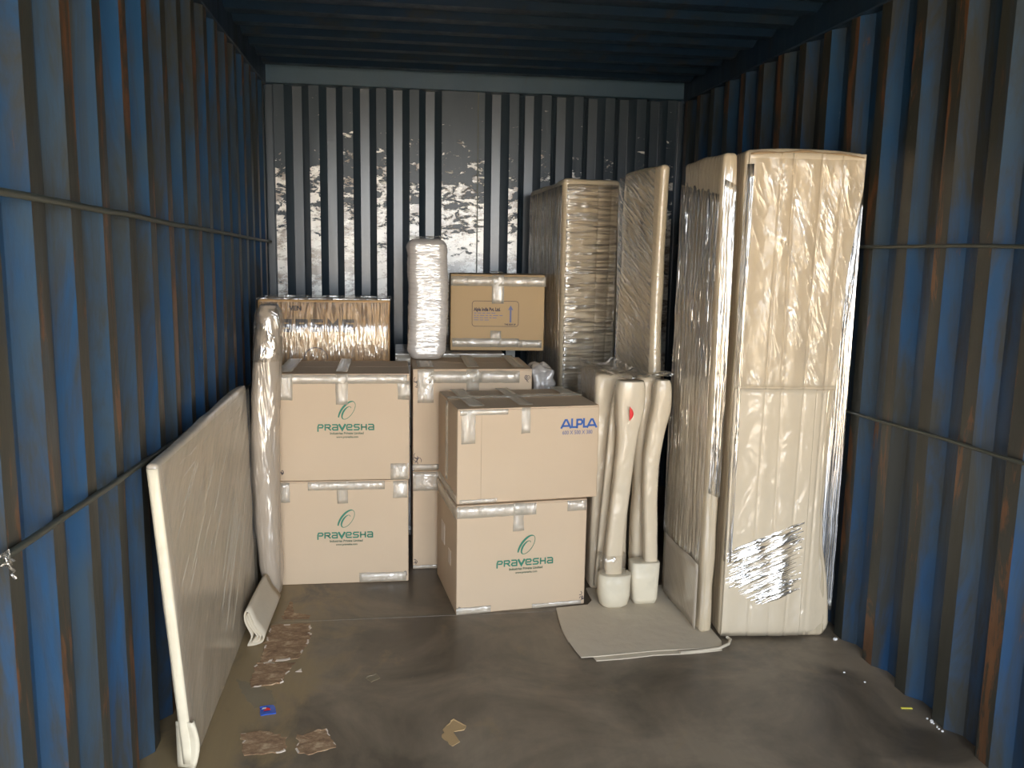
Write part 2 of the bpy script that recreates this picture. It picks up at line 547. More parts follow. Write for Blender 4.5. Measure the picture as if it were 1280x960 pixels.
# the yard outside the open doors, lit by the sun
yard = mesh('ground', [(-40, -60, -0.20), (42, -60, -0.20), (42, 30, -0.20), (-40, 30, -0.20)], [(0, 1, 2, 3)], M['yard'])
struct(yard, 'sunlit bare yard outside the container')

# ------------------------------------------------------------------ print on boxes
def ribbon2d(strokes, wd, ext=True):
    """strokes: list of polylines [(x, z)...] -> quads; wd number or function(t)."""
    V, F = [], []
    for s in strokes:
        P = [Vector((x, z)) for x, z in s]
        n_ = len(P)
        base = len(V)
        for i, p in enumerate(P):
            d0 = (P[i] - P[i - 1]).normalized() if i else (P[1] - P[0]).normalized()
            d1 = (P[i + 1] - P[i]).normalized() if i < n_ - 1 else d0
            d = (d0 + d1)
            d = d.normalized() if d.length > 1e-6 else d0
            m_ = 1 / max(0.5, d.dot(d0))
            nr = Vector((-d.y, d.x))
            hw = (wd(i / (n_ - 1)) if callable(wd) else wd) / 2 * m_
            q = p.copy()
            if ext and not callable(wd):
                if i == 0:
                    q = q - d0 * (wd * 0.4)
                if i == n_ - 1:
                    q = q + d0 * (wd * 0.4)
            V.append(q + nr * hw)
            V.append(q - nr * hw)
        for i in range(n_ - 1):
            F.append((base + 2 * i, base + 2 * i + 1, base + 2 * i + 3, base + 2 * i + 2))
    return V, F

def put(name, VF, mat, parent, y=-0.0016):
    V, F = VF
    o = mesh(name, [(v[0], y, v[1]) for v in V], F, mat, parent)
    s_ = o.modifiers.new('ink', 'SOLIDIFY')
    s_.thickness = 0.0005
    return o

G = {
 'P': [[(.06, -.18), (.06, .5), (.2, .85), (.8, .85), (.96, .65), (.8, .38), (.3, .38)]],
 'R': [[(.06, 0), (.06, .85), (.8, .85), (.96, .65), (.8, .4), (.28, .4)], [(.5, .4), (.98, 0)]],
 'a': [[(.1, .85), (.8, .85), (.95, .68), (.95, 0), (.2, 0), (.05, .2), (.2, .42), (.9, .42)]],
 'V': [[(0, .85), (.5, .02), (1, .85)]],
 'e': [[(.95, 0), (.2, 0), (.05, .2), (.05, .65), (.2, .85), (.8, .85), (.95, .65), (.8, .42), (.3, .42)]],
 'S': [[(.95, .85), (.2, .85), (.05, .65), (.2, .43), (.8, .43), (.95, .22), (.8, 0), (.05, 0)]],
 'H': [[(.1, 0), (.1, .85)], [(.92, 0), (.92, .85)], [(.1, .43), (.92, .43)]],
}

def word(chars, x, z, cw, gap, h, wd, glyphs):
    V, F = [], []
    for ch in chars:
        st = [[(x + px * cw, z + pz * h) for px, pz in s] for s in glyphs[ch]]
        v, f = ribbon2d(st, wd * (1.5 if ch == 'V' else 1.0))
        F += [tuple(i + len(V) for i in q) for q in f]
        V += v
        x += cw + gap
    return V, F

def text(name, s, x, z, size, mat, parent, y=-0.0016, sx=1.0, align='LEFT', bold=0.0):
    cu_ = bpy.data.curves.new(name, 'FONT')
    cu_.body = s
    cu_.size = size
    cu_.align_x = align
    cu_.extrude = 0.0002
    cu_.offset = bold
    cu_.resolution_u = 3
    tmp = bpy.data.objects.new('tmp', cu_)
    COL.objects.link(tmp)
    dg = bpy.context.evaluated_depsgraph_get()
    me = bpy.data.meshes.new_from_object(tmp.evaluated_get(dg))
    bpy.data.objects.remove(tmp)
    me.name = name
    me.transform(Matrix.Rotation(R(90), 4, 'X') @ Matrix.Diagonal((sx, 1, 1, 1)))
    me.materials.clear()
    o = link(name, me, mat, parent)
    o.location = (x, y, z)
    return o

def swirl():
    P = []
    for i in range(64):
        t_ = i / 63
        ang = R(215) - t_ * R(520)
        rr = 1.0 - 0.62 * t_ ** 1.25
        P.append((math.cos(ang) * rr * 0.031, math.sin(ang) * rr * 0.050))
    sh = [(x * 0.92 + z * 0.50, z * 0.95 - x * 0.10) for x, z in P]
    return ribbon2d([sh], lambda t_: 0.0022 + 0.0065 * max(0.0, math.sin(t_ * PI * 3.2 + 0.5)) * (1 - 0.3 * t_), False)

def pravesha(parent, cx_, z_):
    """cx_: centre of the word; z_: its base line."""
    wd_ = 0.232
    cw = (wd_ - 7 * 0.006) / 8
    put('printed_name', word('PRaVeSHa', cx_ - wd_ / 2, z_, cw, 0.006, 0.026, 0.0055, G), M['green'], parent)
    V, F = swirl()
    V = [(v[0] + cx_ + 0.008, v[1] + z_ + 0.078) for v in V]
    put('printed_emblem', (V, F), M['green'], parent)
    text('printed_line', 'Industries Private Limited', cx_ + 0.004, z_ - 0.019, 0.0135, M['grey_print'], parent, align='CENTER', bold=0.0005)
    text('printed_line', 'www.pravesha.com', cx_ + 0.006, z_ - 0.034, 0.0115, M['grey_print'], parent, align='CENTER', bold=0.0004)

# ------------------------------------------------------------------ cartons
def tape(parent, w_, d_, h_, strips, seed=0):
    """strips: list of lists of (face, u0, v0, u1, v1); each inner list is one piece of tape."""
    for si, rects in enumerate(strips):
        V, F = [], []
        for (face, u0, v0, u1, v1) in rects:
            nu, nv = max(2, int(abs(u1 - u0) / 0.02)), max(2, int(abs(v1 - v0) / 0.02))
            b0 = len(V)
            for j in range(nv + 1):
                for i in range(nu + 1):
                    u = u0 + (u1 - u0) * i / nu
                    v = v0 + (v1 - v0) * j / nv
                    jit = 0.003 * noise.noise(Vector((u * 60, v * 60, seed + si * 3.7)))
                    if i in (0, nu) and u1 - u0 < v1 - v0:
                        u += jit
                    if j in (0, nv):
                        v += jit * 1.4 if u1 - u0 < v1 - v0 else jit * 0.6
                    lift = 0.0018 + 0.0011 * (1 + noise.noise(Vector((u * 25, v * 25, seed + si))))
                    if face == 'front':
                        V.append((u, -lift, v))
                    elif face == 'top':
                        V.append((u, v, h_ + 0.0065 + lift))
                    elif face == 'left':
                        V.append((-lift, u, v))
            for j in range(nv):
                for i in range(nu):
                    q = (b0 + j * (nu + 1) + i, b0 + j * (nu + 1) + i + 1, b0 + (j + 1) * (nu + 1) + i + 1, b0 + (j + 1) * (nu + 1) + i)
                    F.append(q[::-1] if face == 'left' else q)
        o = mesh('tape', V, F, M['tape'], parent, True)
        s_ = o.modifiers.new('film', 'SOLIDIFY')
        s_.thickness = 0.0004

def carton(name, label, x, y, z, w_, d_, h_, yaw=0.0, strips=(), seed=0, group=None, mat='card', bulge=0.004, cat='box', top='card'):
    root = thing(name, label, cat, (x, y, z), yaw, group)
    hb = h_ - 0.006

    def fn(p):
        bx = math.sin(PI * min(max(p.x / w_, 0), 1))
        bz = math.sin(PI * min(max(p.z / hb, 0), 1))
        if p.y < 0.01:
            p.y -= 0
        k = bulge * bx * bz
        if p.y < d_ * 0.05:
            p.y += k * 0.35
        return p
    soft_box('body', w_, d_, hb, 0.0045, (8, 6, 6), 0.0, 1, M[mat], root, fn, seed)
    # four top flaps: the two long ones meet along the middle
    for (y0, y1, tilt) in ((0.001, d_ / 2 - 0.002, 1), (d_ / 2 + 0.002, d_ - 0.001, -1)):
        V = []
        for zz in (0.0, 0.0042):
            for (xx, yy) in ((0.001, y0), (w_ - 0.001, y0), (w_ - 0.001, y1), (0.001, y1)):
                lift = 0.0016 if (yy == (y1 if tilt > 0 else y0)) else 0.0
                V.append((xx, yy, hb + 0.0005 + zz + lift))
        mesh('flap', V, [(0, 3, 2, 1), (4, 5, 6, 7), (0, 1, 5, 4), (1, 2, 6, 5), (2, 3, 7, 6), (3, 0, 4, 7)], M[mat], root)
    if strips:
        tape(root, w_, d_, h_, strips, seed)
    return root

def corner_marks(root, w_, h_, spots):
    """small dark printed handling marks near the corners"""
    for (x, z, s) in spots:
        st = []
        rr = random.Random(int(x * 1000 + z * 777))
        for k in range(4):
            a0 = rr.random() * 6
            cx_, cz_ = x + rr.uniform(-1, 1) * s * .4, z + rr.uniform(-1, 1) * s * .8
            st.append([(cx_ + math.cos(a0 + t_) * s * .35, cz_ + math.sin(a0 + t_) * s * .45) for t_ in (0, .8, 1.6, 2.6, 3.6)])
        put('printed_mark', ribbon2d(st, 0.0022), M['black_print'], root)

WB, HB = 0.540, 0.4555
F_ = 'front'
b1 = carton('cardboard_box', 'pale cardboard box with green print standing on the floor under its twin, left stack', 0.201, 3.615, 0, WB, 0.42, HB, 0, [
    [(F_, 0.12, HB - 0.040, 0.44, HB - 0.004)], [(F_, 0.24, HB - 0.10, 0.285, HB - 0.003)], [(F_, 0.33, 0.004, 0.53, 0.045)], [(F_, 0.475, HB - 0.08, 0.535, HB - 0.005)],
    [(F_, 0.004, HB - 0.09, 0.045, HB - 0.005)]], 1)
pravesha(b1, 0.272, 0.205)
corner_marks(b1, WB, HB, [(0.012, HB - 0.05, 0.022), (0.515, HB - 0.05, 0.024), (0.525, 0.03, 0.014)])
b2 = carton('cardboard_box', 'pale cardboard box with green print on top of the left front stack', 0.206, 3.615, HB + 0.001, WB, 0.42, HB, 0, [
    [(F_, 0.005, HB - 0.042, 0.53, HB - 0.004)], [('top', 0.235, 0.0, 0.285, 0.42), (F_, 0.235, HB - 0.13, 0.285, HB - 0.001)],
    [('top', 0.0, 0.0, 0.06, 0.42), (F_, 0.0, HB - 0.11, 0.06, HB - 0.001)], [(F_, 0.49, HB - 0.11, 0.54, HB - 0.03)], [(F_, 0.46, 0.0, 0.535, 0.07)]], 2)
pravesha(b2, 0.275, 0.218)
corner_marks(b2, WB, HB, [(0.010, 0.03, 0.016), (0.515, HB - 0.05, 0.02)])
b3 = carton('cardboard_box', 'pale cardboard box on the floor deep between the left and front stacks', 0.763, 3.754, 0, 0.526, 0.42, HB, 0, [
    [(F_, 0.0, HB - 0.09, 0.12, HB - 0.004)], [(F_, 0.0, 0.003, 0.3, 0.02)]], 3)
corner_marks(b3, WB, HB, [(0.02, HB - 0.05, 0.026), (0.012, 0.03, 0.014)])
b4 = carton('cardboard_box', 'pale cardboard box with wide shiny tape, upper of the middle stack', 0.763, 3.754, HB + 0.001, 0.526, 0.42, HB, 0, [
    [(F_, 0.07, HB - 0.062, 0.30, HB - 0.010), (F_, 0.30, HB - 0.062, 0.47, HB - 0.010)], [('top', 0.235, 0.0, 0.29, 0.42), (F_, 0.235, HB - 0.10, 0.29, HB - 0.001)],
    [('top', 0.02, 0.0, 0.09, 0.22), (F_, 0.02, HB - 0.15, 0.09, HB - 0.001)], [('top', 0.44, 0.0, 0.49, 0.42)], [(F_, 0.0, 0.004, 0.24, 0.03)]], 4)
corner_marks(b4, WB, HB, [(0.012, HB - 0.055, 0.026), (0.506, HB - 0.040, 0.022), (0.02, 0.05, 0.03), (0.008, 0.02, 0.02)])
YF = R(6.6)
b5 = carton('cardboard_box', 'pale cardboard box with green print on the floor under the wide blue-lettered box', 0.921, 3.239, 0, 0.534, 0.455, 0.447, YF, [
    [(F_, 0.0, 0.395, 0.32, 0.443)], [(F_, 0.225, 0.33, 0.27, 0.445)], [('left', 0.0, 0.39, 0.44, 0.443)], [(F_, 0.45, 0.40, 0.53, 0.443)], [(F_, 0.0, 0.002, 0.14, 0.03)],
    [(F_, 0.31, 0.002, 0.52, 0.02)]], 5)
pravesha(b5, 0.278, 0.188)
corner_marks(b5, 0.534, 0.447, [(0.522, 0.035, 0.018), (0.01, 0.02, 0.016)])
box('paper_label', -0.002, -0.0005, 0.26, 0.34, 0.20, 0.29, M['label'], b5)
box('paper_label', -0.002, -0.0005, 0.12, 0.17, 0.16, 0.22, M['label'], b5)
b6 = carton('wide_cardboard_box', 'wide cardboard box with blue lettering on top of the front stack', 0.921, 3.250, 0.449, 0.576, 0.425, 0.378, YF, [
    [('top', 0.045, 0.0, 0.105, 0.42), (F_, 0.015, 0.24, 0.07, 0.375)], [('top', 0.245, 0.0, 0.30, 0.42), (F_, 0.255, 0.275, 0.29, 0.377)],
    [('top', 0.49, 0.24, 0.55, 0.42)], [('top', 0.0, 0.185, 0.57, 0.235)], [('left', 0.19, 0.05, 0.24, 0.375)], [('left', 0.0, 0.0, 0.42, 0.035)], [(F_, 0.01, 0.002, 0.16, 0.018)], [(F_, 0.01, 0.352, 0.20, 0.374)]], 6)
AL = {'A': [[(0, 0), (.42, .92), (.58, .92), (1, 0)], [(.2, .22), (.8, .22)]], 'L': [[(.12, 1), (.12, .06), (.9, .06)]], 'P': [[(.12, 0), (.12, .92), (.75, .92), (.92, .75), (.92, .55), (.75, .38), (.12, .38)]]}
lx0, lz0 = 0.418, 0.290
V, F = [], []
xx = lx0
for ch, cw in (('A', .038), ('L', .022), ('P', .026), ('L', .018), ('A', .038)):
    v, f = ribbon2d([[(xx + px * cw, lz0 + pz * 0.034) for px, pz in s] for s in AL[ch]], 0.0078)
    F += [tuple(i + len(V) for i in q_) for q_ in f]
    V += v
    xx += cw + (0.003 if ch != 'L' else -0.001)
put('printed_name', (V, F), M['blue_print'], b6, -0.002)
text('printed_size', '600 X 500 X 380', lx0 + 0.004, lz0 - 0.027, 0.0225, M['blue_pale'], b6, -0.002, sx=0.80, bold=0.0002)
put('carton_crease', ribbon2d([[(0.095, 0.01), (0.095, 0.35)]], 0.0012), M['card_inner'], b6)

# stack behind: two film wrapped cartons, a tan box on top
for k in (0, 1):
    c_ = carton('wrapped_carton', ('lower' if not k else 'upper') + ' film-wrapped carton behind the middle stack, under the tan box', 0.690, 4.225, k * 0.462, 0.535, 0.43, 0.460, 0, [[(F_, 0.0, 0.40, 0.535, 0.455)]] if k else (), 8 + k, None, 'wrap_silver')
b7 = carton('tan_cardboard_box', 'small tan box with an arrow in a printed frame, on the back stack', 0.962, 4.31, 0.929, 0.470, 0.28, 0.380, R(-2.5), [
    [(F_, 0.0, 0.322, 0.475, 0.370)], [('top', 0.205, 0.0, 0.265, 0.28), (F_, 0.205, 0.235, 0.265, 0.378)], [(F_, 0.01, 0.018, 0.345, 0.062)], [(F_, 0.345, 0.016, 0.46, 0.055)], [(F_, 0.20, 0.02, 0.255, 0.10)]],
    10, None, 'card_tan')
fx0, fx1, fz0, fz1, rr_ = 0.108, 0.340, 0.122, 0.248, 0.014
fr = []
for cx_, cz_, a0 in ((fx1 - rr_, fz1 - rr_, 90), (fx1 - rr_, fz0 + rr_, 0), (fx0 + rr_, fz0 + rr_, -90), (fx0 + rr_, fz1 - rr_, -180)):
    for k in range(5):
        a_ = R(a0 - k * 22.5)
        fr.append((cx_ + rr_ * math.cos(a_), cz_ + rr_ * math.sin(a_)))
fr.append(fr[0])
put('printed_frame', ribbon2d([fr], 0.0022, False), M['black_print'], b7)
text('printed_name', 'Alpla India Pvt. Ltd.', fx0 + 0.009, 0.199, 0.0235, M['black_print'], b7, bold=0.0010, sx=0.72)
rl = random.Random(3)
for k, L_ in enumerate((0.095, 0.145, 0.112, 0.075)):          # address lines: too blurred to read, only strokes
    st, x_ = [], fx0 + 0.009
    while x_ < fx0 + 0.009 + L_:
        l_ = rl.uniform(0.008, 0.026)
        st.append([(x_, 0.188 - k * 0.0115), (x_ + l_, 0.188 - k * 0.0115)])
        x_ += l_ + 0.006
    put('printed_line', ribbon2d(st, 0.0032, False), M['blue_pale'], b7)
put('printed_arrow', (
    [(0.296, 0.142), (0.305, 0.142), (0.305, 0.206), (0.314, 0.203), (0.3005, 0.228), (0.287, 0.203), (0.296, 0.206)],
    [(0, 1, 2, 6), (2, 3, 4), (2, 4, 6), (4, 5, 6)]), M['blue_pale'], b7)
text('printed_line', 'THIS SIDE UP', 0.270, 0.128, 0.0115, M['black_print'], b7, bold=0.0004, sx=.85)

# tall film wrapped carton in the back left corner
t8 = thing('wrapped_carton', 'tall brown carton under shiny stretch film in the back left corner', 'box', (0.058, 4.15, 0))
soft_box('body', 0.605, 0.24, 1.185, 0.012, (14, 4, 14), 0.006, 9, M['wrap_card'], t8, None, 21)
BG = {'E': [[(1, 0), (0, 0), (0, 1), (1, 1)], [(0, .5), (.9, .5)]], 'P': [[(0, 0), (0, 1), (1, 1), (1, .5), (0, .5)]], 'S': [[(1, 1), (0, 1), (0, .5), (1, .5), (1, 0), (0, 0)]],
      'M': [[(0, 0), (0, 1), (.5, .4), (1, 1), (1, 0)]], 'B': [[(0, 0), (0, 1), (1, 1), (1, 0), (0, 0)], [(0, .5), (1, .5)]], 'H': [[(0, 0), (0, 1)], [(1, 0), (1, 1)], [(0, .5), (1, .5)]]}
x_ = 0.105
for ch in 'BPSME':
    put('printed_letter', word(ch, x_, 1.040, 0.040, 0, 0.046, 0.016, BG), M['letter'], t8, -0.007)
    x_ += 0.072
text('printed_word', 'VEN', 0.142, 1.135, 0.030, M['letter'], t8, -0.007, bold=.001)
put('printed_arc', ribbon2d([[(0.26 + 0.055 * math.cos(R(a_)), 0.905 + 0.055 * math.sin(R(a_))) for a_ in range(0, 181, 12)]], 0.004, False), M['black_print'], t8, -0.007)
surf('stretch_film', lambda u, v: (0.006 + u * 0.593, -0.0105 - 0.002 * noise.noise(Vector((u * 30, v * 3, 0))), 0.02 + v * 1.155), 30, 8, clear_film('clear_film_on_brown_carton', (110, 110, 12.0), 0.24), t8, 0.0005)
soft_box('film_gather', 0.62, 0.25, 0.012, 0.005, (10, 4, 1), 0.004, 20, M['film_top'], t8, None, 4, (-0.0075, -0.005, 1.182))

# pale bundle standing on the middle stack
t9 = thing('wrapped_bundle', 'upright pale bundle wound tightly in film, standing on the middle stack', 'bundle', (0.742, 4.000, 2 * HB + 0.005), R(2))

def hfn(p):
    k_ = p.z / 0.56
    p.x = p.x + 0.010 * math.sin(k_ * 3) - (0.0 if k_ < .9 else 0.0)
    if k_ < 0.10:
        p.x = 0.093 + (p.x - 0.093) * (0.86 + 1.4 * k_)
    return p
soft_box('body', 0.183, 0.135, 0.560, 0.042, (8, 6, 26), 0.0045, 18, M['wrap_silver'], t9, hfn, 5, warp=(.6, .6, 2.2))
surf('film_fold', lambda u, v: (0.012 + u * 0.16, 0.03 + v * 0.085, 0.5625 + 0.006 * math.sin(u * 9 + v * 4) + 0.004), 14, 6, M['film_top'], t9, 0.001)

# narrow film wrapped bundle beside the left stack
t10 = thing('wrapped_bundle', 'tall narrow foam bundle with pointed foot between left panel and left stack', 'bundle', (0.17, 3.53, 0))
ring = [(0.022, .012), (0.018, .030), (0.012, .040), (0.004, .047), (-0.004, .052), (-0.006, .055), (-0.004, .056), (0.002, .056), (0.012, .054), (0.020, .052), (0.024, .048), (0.022, .034)]
zz_ = [0.0, 0.02, 0.06, 0.14, 0.30, 0.50, 0.70, 0.85, 0.98, 1.08, 1.16, 1.20]
rings = []
for k in range(67):
    z = 1.2 * k / 66
    i = max(j for j in range(12) if zz_[j] <= z + 1e-9)
    i = min(i, 10)
    f_ = (z - zz_[i]) / (zz_[i + 1] - zz_[i])
    cx_ = ring[i][0] * (1 - f_) + ring[i + 1][0] * f_
    rx_ = ring[i][1] * (1 - f_) + ring[i + 1][1] * f_
    rings.append((cx_, 0, z, rx_, 0.045 + 0.03 * min(1, z / .1) - (0.02 if z > 1.17 else 0)))
loft('body', rings, M['wrap_post'], t10, 28, 2.6, 0.05, 3)
loft('film_cap', [(c_[0], 0, z, c_[3] + .0025 + (0.004 if i % 3 else 0.001), c_[4] + .003) for i, (c_, z) in enumerate([(rings[k], rings[k][2]) for k in range(54, 67)])][:-1] + [(0.022, 0, 1.206, .030, .050)], M['film_top'], t10, 28, 2.6, 0.10, 9)

# ------------------------------------------------------------------ left: long foam panel leaning on the wall
t11 = thing('wrapped_board', 'long low foam-covered board under film leaning on the left wall', 'board', (0.0, 2.305, 0))

def kfn(p):
    k_ = p.z / 0.88
    sag = 0.012 * math.sin(PI * min(1, p.y / 1.5)) + 0.030 * (p.y / 1.3)
    top = 0.0 if p.z < 0.6 else sag * (p.z - 0.6) / 0.28
    p.x = p.x + 0.095 - (0.062 - 0.042 * p.y) * k_ + 0.004 * math.sin(p.y * 5) * k_
    p.z = p.z + top
    return p
soft_box('body', 0.032, 1.14, 0.862, 0.011, (2, 30, 22), 0.004, 7, M['wrap_grey'], t11, kfn, 6)
surf('edge_strip', lambda u, v: (0.100 - 0.062 * v * 0.97 + u * 0.028, -0.004 - 0.003 * math.sin(u * PI), 0.014 + v * 0.838), 4, 24, M['foam_white'], t11, 0.004)
surf('stretch_film', lambda u, v: (0.1305 - (0.062 - 0.042 * u * 1.12) * (0.02 + v * 0.95) * 0.98 + 0.004 + 0.003 * noise.noise(Vector((u * 9, v * 6, 2))), 0.01 + u * 1.12, 0.02 + v * (0.838 + 0.025 * u)), 30, 16, clear_film('clear_film_on_left_panel', (3, 3, 30), 0.08, (R(-38), 0, 0), 0.6), t11, 0.0006)
def panel_crease_glints():                         # slanting film creases, whitened with the tape material to paint in glints
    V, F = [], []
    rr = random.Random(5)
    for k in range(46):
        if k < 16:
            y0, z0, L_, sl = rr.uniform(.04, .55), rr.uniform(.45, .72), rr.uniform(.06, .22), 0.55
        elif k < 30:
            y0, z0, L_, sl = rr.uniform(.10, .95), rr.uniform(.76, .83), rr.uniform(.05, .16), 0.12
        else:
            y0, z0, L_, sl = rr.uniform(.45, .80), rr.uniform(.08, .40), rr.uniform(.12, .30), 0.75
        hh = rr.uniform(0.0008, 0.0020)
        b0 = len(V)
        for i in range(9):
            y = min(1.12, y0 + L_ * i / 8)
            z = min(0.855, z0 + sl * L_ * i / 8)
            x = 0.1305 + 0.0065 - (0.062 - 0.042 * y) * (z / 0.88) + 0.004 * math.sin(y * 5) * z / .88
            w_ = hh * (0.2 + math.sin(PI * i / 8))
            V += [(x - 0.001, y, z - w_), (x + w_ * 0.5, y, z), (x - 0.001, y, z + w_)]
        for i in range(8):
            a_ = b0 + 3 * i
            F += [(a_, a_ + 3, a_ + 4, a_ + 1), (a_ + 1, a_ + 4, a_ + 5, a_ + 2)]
    return mesh('film_crease_glints', V, F, M['tape'], t11, True)
panel_crease_glints()
surf('corner_pad', lambda u, v: (0.105 + 0.036 * math.sin(u * PI) * (0.6 + .4 * math.sin(v * PI)) + (u - .5) * 0.045, -0.012 + 0.03 * abs(u - .5), 0.003 + v * 0.135), 8, 8, M['foam_white'], t11, 0.004)

# folded foam strip on the floor along it
t12 = thing('folded_foam_sheet', 'folded grey foam sheet lying along the foot of the long left board', 'foam', (0.011, 3.04, 0))
def chaikin(P, it=2):
    for _ in range(it):
        Q = [P[0]]
        for a_, b_ in zip(P[:-1], P[1:]):
            Q += [tuple(.75 * x + .25 * y for x, y in zip(a_, b_)), tuple(.25 * x + .75 * y for x, y in zip(a_, b_))]
        P = Q + [P[-1]]
    return P
LY = [
 [(.142, .004), (.17, .006), (.195, .015), (.2015, .033), (.188, .056), (.170, .080), (.161, .106), (.153, .129), (.1415, .137), (.1345, .124), (.1345, .108), (.137, .09), (.148, .066), (.158, .044), (.157, .028), (.150, .018)],
 [(.160, .015), (.180, .019), (.191, .033), (.179, .053), (.161, .078), (.152, .104), (.146, .124)],
 [(.168, .024), (.181, .034), (.170, .052), (.154, .076), (.144, .102), (.142, .116)],
]
for pts in LY:
    P = chaikin(pts, 2)
    nP = len(P)
    def lf(u, v, P=P, nP=nP):
        i = min(int(round(u * (nP - 1))), nP - 1)
        x, z = P[i]
        y = v * 0.405
        return (x + 0.008 * v, y - 0.10 * (0) , z * (1 - 0.10 * v) + 0.003 * math.sin(v * 5) * (z > .02))
    o = surf('foam_layer', lf, nP - 1, 8, M['foam'], t12, 0.0042)

# ------------------------------------------------------------------ right: foam sheets on the floor
t13 = thing('foam_floor_sheet', 'flat doubled foam sheet on the floor under the wrapped legs and boards', 'foam', (0, 0, 0))
outl = [(1.326, 3.255), (1.317, 3.15), (1.311, 3.048), (1.316, 2.96), (1.324, 2.887), (1.335, 2.822), (1.40, 2.822), (1.50, 2.828), (1.60, 2.842), (1.72, 2.842), (1.80, 2.848), (1.862, 2.856),
        (1.885, 2.90), (1.885, 3.45), (1.492, 3.45), (1.488, 3.318), (1.46, 3.275)]
def slab(name, pts, z0, th, lifts, mat, parent):
    n_ = len(pts)
    V = [(x, y, z0 + lifts.get(i, 0)) for i, (x, y) in enumerate(pts)] + [(x, y, z0 + th + lifts.get(i, 0)) for i, (x, y) in enumerate(pts)]
    F = [tuple(range(n_))[::-1], tuple(range(n_, 2 * n_))] + [(i, (i + 1) % n_, n_ + (i + 1) % n_, n_ + i) for i in range(n_)]
    o = mesh(name, V, F, mat, parent)
    b_ = o.modifiers.new('b', 'BEVEL')
    b_.width = 0.0012
    b_.limit_method = 'ANGLE'
    b_.angle_limit = R(50)
    return o
low = [(x + (0.05 if y < 2.9 and x < 1.36 else 0.0), y - (0.022 if y < 2.9 else 0)) for x, y in outl]
low = [(x, y) for x, y in low]
slab('foam_layer', low, 0.0003, 0.004, {}, M['foam'], t13)
slab('foam_layer', outl, 0.0046, 0.0036, {6: 0.001, 7: 0.004, 8: 0.001, 9: 0.003, 10: 0.0}, M['foam'], t13)
tube('curled_edge', [(1.70, 2.826, 0.006), (1.78, 2.829, 0.007), (1.85, 2.838, 0.009), (1.895, 2.858, 0.014), (1.912, 2.882, 0.020), (1.908, 2.905, 0.018)], 0.0055, M['foam'], t13)

# ------------------------------------------------------------------ right: tall wrapped boards
ZF = 0.0086
def pleat(u, v, n_, r_, seed):
    ph = u * n_ + 0.5 * noise.noise(Vector((u * 3, v * 5, seed))) + 0.25 * noise.noise(Vector((u * 11, v * 13, seed)))
    c_ = math.floor(ph)
    t_ = (ph - c_) * 2 - 1
    k_ = 0.35 + 0.9 * abs(noise.noise(Vector((c_ * 0.73, v * 2.2, seed))))
    return r_ * k_ * math.sqrt(max(0.0, 1 - t_ * t_))
# front one
YM = R(-5.0)
t14 = thing('wrapped_board', 'front tall wide foam-covered board stack against the right wall', 'board', (1.893, 2.948, 0), YM)
def rx(z):                                   # right edge of the loose foam, measured on its outline
    P = [(0, .405), (.05, .418), (.13, .412), (.234, .400), (.36, .376), (.486, .368), (.7, .370), (.969, .378), (1.15, .382), (1.374, .388), (1.5, .402), (1.6, .415), (1.66, .422), (1.79, .424)]
    for (z0, x0), (z1, x1) in zip(P[:-1], P[1:]):
        if z <= z1:
            k_ = (z - z0) / (z1 - z0)
            return x0 + (x1 - x0) * k_
    return P[-1][1]
def m4fn(p):
    k_ = p.x / 0.42
    p.x = k_ * rx(p.z) * 0.992 if p.y < 0.2 else p.x * .985
    if p.z > 1.7:
        p.z += 0.010 * math.sin(k_ * PI) - 0.012 * max(0, k_ - .6)
    return p
soft_box('body', 0.42, 0.40, 1.788, 0.016, (12, 6, 30), 0.004, 5, M['wrap_v'], t14, m4fn, 11)
def ripple(x, z, s=1.0):
    cr_ = sum(-0.006 * math.exp(-((x - xc - sl_ * z) / 0.0045) ** 2) for xc, sl_ in ((.105, .012), (.185, -.010), (.245, .014), (.325, .010)))
    return cr_ * s + 0.0026 * s * math.sin(x * 62 + 1.3 * math.sin(z * 2.1)) + 0.0020 * s * math.sin(x * 31 + z * 0.7 + 1) + 0.0015 * noise.noise(Vector((x * 12, z * 9, 3)))
def up_fn(u, v):
    z = 0.949 + v * 0.832
    x = 0.010 + u * (rx(z) - 0.012)
    return (x, -0.007 - ripple(x, z) - 0.004 * math.sin(PI * u), z)
surf('foam_sheet', up_fn, 110, 40, M['wrap_soft'], t14, 0.003)
def lo_fn(u, v):
    z = 0.006 + v * 0.946
    x = 0.004 + u * 0.300
    return (x, -0.011 - ripple(x, z, 0.5) - 0.003 * math.sin(PI * u) + (0.010 * max(0, 0.03 - v) / 0.03), z)
surf('foam_sheet', lo_fn, 80, 40, M['wrap_soft'], t14, 0.003)
def fl_fn(u, v):
    z = 0.006 + v * 0.946
    x0 = 0.300 + 0.004 * v
    x = x0 + u * (rx(z) - x0)
    return (x, -0.008 - ripple(x, z, 0.8) + 0.016 * u * u + (0.010 * max(0, 0.03 - v) / 0.03), z)
surf('foam_flap', fl_fn, 16, 40, M['wrap_soft'], t14, 0.003)
